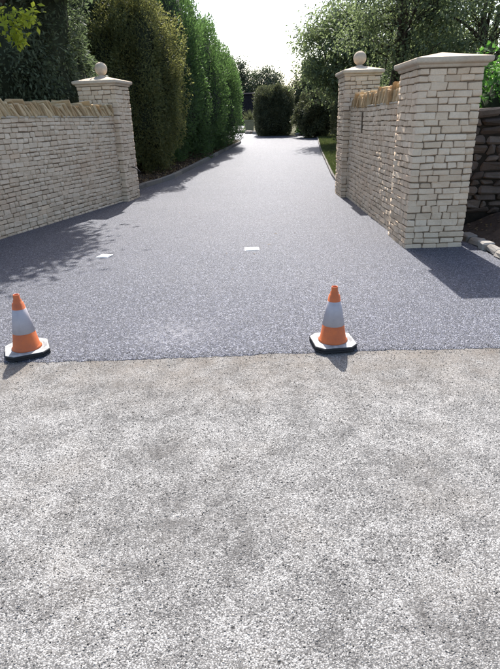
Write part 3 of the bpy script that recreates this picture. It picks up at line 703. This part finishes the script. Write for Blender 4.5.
# right-hand trees
GR = 'leafy trees behind the right-hand wall'
open_tree('broadleaf_tree', 'soft green drooping tree shading the grass verge', 'tree', (4.9, 27.5, terr(27.5)), 7, (4.6, 27.2, 4.5), (1.9, 2.0, 2.2), 'willow', 160, 110, 0.15, 0.08, 150, GR, 0.16, 0.34, 0.15, 12)
open_tree('broadleaf_tree', 'leafy tree with dark forked limbs showing above the short wall', 'tree', (4.6, 17.2, terr(17.2)), 7, (4.7, 17.3, 4.75), (2.2, 1.8, 2.0), 'willow', 120, 115, 0.105, 0.055, 151, GR, 0.19, 0.30, 0.1, 14)
open_tree('broadleaf_tree', 'dense leafy tree behind the plain-capped pillar', 'tree', (7.0, 16.0, terr(16)), 7, (6.6, 16.0, 3.9), (2.1, 1.9, 2.4), 'willow', 170, 115, 0.105, 0.055, 152, GR, 0.15, 0.30, 0.08, 12)
open_tree('broadleaf_tree', 'tall leafy tree furthest back behind the short wall', 'tree', (8.0, 27.0, terr(27)), 9, (8.0, 26.5, 5.0), (3.0, 2.4, 3.4), 'willow', 220, 110, 0.15, 0.065, 153, GR, 0.2, 0.42, 0.2, 12)
shell_plant('dark_conifer', 'blue-green conifer among the leafy trees behind the plain-capped pillar', 'conifer', (6.4, 20.5, terr(20.5)), 1.5, 1.4, 6.0, 'yew', 20000, 0.12, 0.04, 154, None, 2.0, 0.1, 0.6, 0.1, 0.2, 0, 0.2, 0.75, 500, 0.07)
GU = 'dark bushes under the drooping tree'
shell_plant('bush', 'dark spreading bush at the foot of the drooping tree, next to the hedge block', 'bush', (4.3, 33.0, terr(33)), 1.3, 1.0, 2.4, 'hedge', 16000, 0.10, 0.05, 160, GU, 2.2, 0.0, 0.2, 0.1, 0.2, 0, 0, 0.8, 400, 0.08)
shell_plant('bush', 'dark bush behind the grass verge, hidden partly by the ball-topped pillar', 'bush', (5.3, 25.6, terr(25.6)), 1.2, 1.6, 2.5, 'hedge', 16000, 0.09, 0.045, 161, GU, 2.2, 0.0, 0.2, 0.1, 0.2, 0, 0, 0.8, 400, 0.08)
shell_plant('bush', 'dark bush filling the view just behind the short wall', 'bush', (4.9, 15.0, terr(15)), 1.3, 1.5, 2.3, 'hedge', 16000, 0.08, 0.04, 162, GU, 2.2, 0.0, 0.2, 0.1, 0.2, 0, 0, 0.8, 400, 0.08)
shell_plant('bush', 'low green bush beside the trunk of the forked tree', 'bush', (6.9, 12.6, terr(12.6)), 1.6, 1.2, 2.6, 'hedge', 16000, 0.08, 0.04, 163, GU, 2.2, 0.0, 0.2, 0.1, 0.2, 0, 0, 0.8, 400, 0.08)
shell_plant('bush', 'tall dark bush closing the view behind the drooping tree', 'bush', (5.4, 39.5, terr(39.5)), 2.2, 1.5, 4.4, 'hedge', 22000, 0.13, 0.06, 165, GU, 2.4, 0.0, 0.15, 0.1, 0.2, 0, 0, 0.8, 500, 0.08)
shell_plant('bush', 'broad dark bush among the trunks behind the ball-topped verge pillar', 'bush', (8.2, 33.0, terr(33)), 2.6, 1.6, 4.0, 'hedge', 22000, 0.13, 0.06, 166, GU, 2.4, 0.0, 0.15, 0.1, 0.2, 0, 0, 0.8, 500, 0.08)
shell_plant('leafy_bush', 'bright green leafy bush growing over the old dark wall', 'bush', (4.45, 8.75, 0), 0.95, 0.75, 2.45, 'ivy', 9000, 0.085, 0.06, 164, None, 2.3, 0.2, 0.0, -0.1, 0.22, 0, 0.1, 0.72, 260, 0.1)

# shed, planter and rocks at the bend
M['shed'] = mat_plain('dark_stained_boards', (0.028, 0.026, 0.03), 1.0, 0.02, 0.4, 4, 0.4)
M['pot'] = mat_plain('mossy_planter', (0.34, 0.32, 0.2), 0.9, 0.15, 0.35, 12, 0.4)
t = thing('shed', (0.8, 58, 1.2), 'dark boarded shed beyond the bend in the drive', 'shed')
for k in range(24):
    m = MB(); m.box(-2.2 + 0.2*k, -2.2 + 0.2*k + 0.188, 58.0 + 0.01*(k % 2), 58.03 + 0.01*(k % 2), 1.15, 4.0); m.build('board', M['shed'], t)
m = MB(); m.box(-2.15, 2.55, 58.05, 60.5, 1.15, 3.98); m.build('wall', M['shed'], t)
m = MB(); m.rings([[(-2.35, 57.8, 4.0), (2.75, 57.8, 4.0), (2.75, 60.7, 4.0), (-2.35, 60.7, 4.0)], [(-2.35, 57.8, 4.08), (2.75, 57.8, 4.08), (2.75, 60.7, 4.3), (-2.35, 60.7, 4.3)]]); m.build('roof', M['shed'], t)
px, py = 0.45, 42.6; pz = terr(py)
t = thing('planter', (px, py, pz), 'weathered square planter with spiky plant beside the hedge block', 'planter')
m = MB()
sq = lambda s, z: [(px-s, py-s, z), (px+s, py-s, z), (px+s, py+s, z), (px-s, py+s, z)]
m.rings([sq(0.30, pz), sq(0.36, pz+0.72), sq(0.40, pz+0.73), sq(0.40, pz+0.84), sq(0.34, pz+0.84), sq(0.33, pz+0.78)]); m.build('pot', M['pot'], t)
rng = np.random.default_rng(5); n = 90; az = rng.uniform(0, 6.28, n); el = rng.uniform(0.5, 1.5, n)
D = np.stack([np.cos(az)*np.cos(el), np.sin(az)*np.cos(el), np.sin(el)], 1)
leaf_mesh('spiky_leaves', np.tile([px, py, pz+0.76], (n, 1)) + rng.normal(size=(n, 3))*[0.1, 0.1, 0.01], D, unit(n, rng), rng.uniform(0.5, 0.95, n), np.full(n, 0.05), LM['hedge'], t)
rnd = random.Random(8)
ROCKG = 'rocks edging the hedge foot'
ROCKL = ['pale low rock beside the planter where the drive bends', 'pale low rock between two others in front of the planter', 'pale low rock touching the corner of the clipped hedge block',
         'smallest pale rock between hedge block and grass verge', 'pale rock at the foot of the dark spreading bush', 'pale rock close to the end of the hedge block by the verge']
PLANTL = ['low bright green plant right beside the hedge block', 'tallest low green plant, between two others near the verge rocks', 'low green plant in front of the dark spreading bush']
for i, (x, y, s, lb) in enumerate([(-0.15, 40.6, 0.5, 'a'), (0.4, 39.4, 0.42, 'a'), (0.95, 38.5, 0.5, 'a'), (3.9, 34.8, 0.3, 'b'), (4.5, 33.6, 0.38, 'b'), (3.55, 35.2, 0.34, 'b')]):
    me = stone_mesh('edge_rock', s*1.4, s*0.6, s, rnd, s*0.12, s*0.17)
    o = link_mesh('edge_rock', me, M['palekerb'], None, (x, y, terr(y) + s*0.2), (rnd.uniform(-.1, .1), rnd.uniform(-.1, .1), rnd.uniform(0, 3)))
    tag(o, ROCKL[i], 'rock', ROCKG + (' at the bend' if lb == 'a' else ' by the verge'))
for i, (x, y, h) in enumerate([(3.75, 35.3, 0.6), (4.2, 34.6, 0.7), (4.75, 34.2, 0.55)]):
    shell_plant('low_plant', PLANTL[i], 'plant', (x, y, terr(y)), 0.35, 0.3, h, 'ivy', 900, 0.12, 0.06, 200+i, 'low plants by the hedge block', 2.0, 0.0, 0.0, 0.3, 0.15, 0, 0, 0.6)

# grass, leaf litter, loose grit
rng = np.random.default_rng(31); n = 34000
y = 12.2 + (rng.random(n)**1.3)*22; x = np.array([ksmooth(RIGHT, min(v, 34.2)) for v in y]) + 0.06 + (rng.random(n)**1.4)*2.6
P = np.stack([x, y, np.array([terr(v) for v in y]) + 0.02], 1)
o = leaf_mesh('grass', P, unit(n, rng)*0.45 + np.array([0, 0, 1.0]), unit(n, rng), rng.uniform(0.05, 0.13, n), np.full(n, 0.014), LM['grass'], None)
tag(o, 'rough grass on the verge behind the ball-topped pillar', 'grass', kind='stuff')
n = 5200; y = 12.4 + rng.random(n)*18; x = np.array([ksmooth(LEFT, v) for v in y]) - 0.12 - rng.random(n)**1.3*1.8
P = np.stack([x, y, np.array([terr(v) for v in y]) + 0.085 + 0.04*np.minimum(3, np.maximum(0, np.array([ksmooth(LEFT, v) for v in y]) - x)) + rng.random(n)*0.05], 1)
o = leaf_mesh('leaf_litter', P, unit(n, rng)*np.array([1, 1, 0.35]), unit(n, rng)*0.4 + np.array([0, 0, 1]), rng.uniform(0.04, 0.10, n), rng.uniform(0.03, 0.05, n), LM['litter'], None)
tag(o, 'brown fallen leaves littering the hedge bed', 'leaf litter', kind='stuff')
n = 260; x = rng.uniform(2.98, 4.2, n); y = rng.uniform(5.2, 7.6, n)
P = np.stack([x, y, np.array([bank_z(a, b) for a, b in zip(x, y)]) + 0.012], 1)
o = leaf_mesh('leaf_litter', P, unit(n, rng)*np.array([1, 1, 0.3]), unit(n, rng)*0.4 + np.array([0, 0, 1]), rng.uniform(0.03, 0.08, n), rng.uniform(0.02, 0.04, n), LM['litter'], None)
tag(o, 'dry leaves scattered on the soil bank', 'leaf litter', kind='stuff')

def grit(name, label, P, s, mat, rng):
    """loose chippings: small irregular octahedra in one mesh"""
    n = len(P); base = np.array([[1, 0, 0], [0, 1, 0], [-1, 0, 0], [0, -1, 0], [0, 0, 0.7], [0, 0, -0.5]])
    f = np.array([[0, 1, 4], [1, 2, 4], [2, 3, 4], [3, 0, 4], [1, 0, 5], [2, 1, 5], [3, 2, 5], [0, 3, 5]])
    v = base[None] * s[:, None, None] * rng.uniform(0.55, 1.3, (n, 6, 1)); a = rng.uniform(0, 6.28, n); c, sn = np.cos(a)[:, None], np.sin(a)[:, None]
    v = np.stack([v[:, :, 0]*c - v[:, :, 1]*sn, v[:, :, 0]*sn + v[:, :, 1]*c, v[:, :, 2]], 2) + P[:, None, :]
    fi = (f[None] + (np.arange(n)*6)[:, None, None]).reshape(-1)
    me = bpy.data.meshes.new(name); me.vertices.add(n*6); me.vertices.foreach_set('co', v.reshape(-1).astype(np.float32))
    me.loops.add(n*24); me.loops.foreach_set('vertex_index', fi.astype(np.int32)); me.polygons.add(n*8)
    me.polygons.foreach_set('loop_start', np.arange(0, n*24, 3, dtype=np.int32)); me.polygons.foreach_set('loop_total', np.full(n*8, 3, dtype=np.int32)); me.update(calc_edges=True)
    return tag(link_mesh(name, me, mat), label, 'grit', kind='stuff')
M['chip'] = mat_stone('road_chipping', (0.06, 0.057, 0.053), (0.18, 0.172, 0.16), (0.42, 0.405, 0.38), 0.2, 0.2)
n = 14000; yy = 0.9 + rng.random(n)**0.8*2.5; xx = rng.uniform(-1, 1, n)*(0.75*yy + 0.3)
grit('loose_chippings', 'loose pale chippings over the worn road surface', np.stack([xx, yy, np.full(n, 0.001)], 1), rng.uniform(0.0016, 0.0048, n), M['chip'], rng)
n = 46; y = np.concatenate([rng.uniform(12.5, 22, 26), rng.uniform(4.2, 11, 20)]); x = np.array([ksmooth(LEFT, v) for v in y]) + np.where(y > 12, rng.uniform(0.05, 0.9, n), rng.uniform(0.5, 5.5, n))
x = np.minimum(x, 1.8)
P = np.stack([x, y, np.array([terr(v) for v in y]) + DZ + 0.004], 1)
o = leaf_mesh('fallen_leaves', P, unit(n, rng)*np.array([1, 1, 0.1]), unit(n, rng)*0.2 + np.array([0, 0, 1]), rng.uniform(0.025, 0.06, n), rng.uniform(0.015, 0.03, n), LM['litter'], None)
tag(o, 'a few dry leaves blown onto the drive', 'leaf litter', kind='stuff')
n = 1500; xx = rng.uniform(-2.6, 2.6, n); yy = 3.44 + rng.normal(size=n)*0.06
grit('joint_grit', 'fine pale grit gathered along the joint of road and drive', np.stack([xx, yy, np.where(yy > 3.44, DZ + 0.001, 0.003)], 1), rng.uniform(0.002, 0.0055, n), M['chip'], rng)
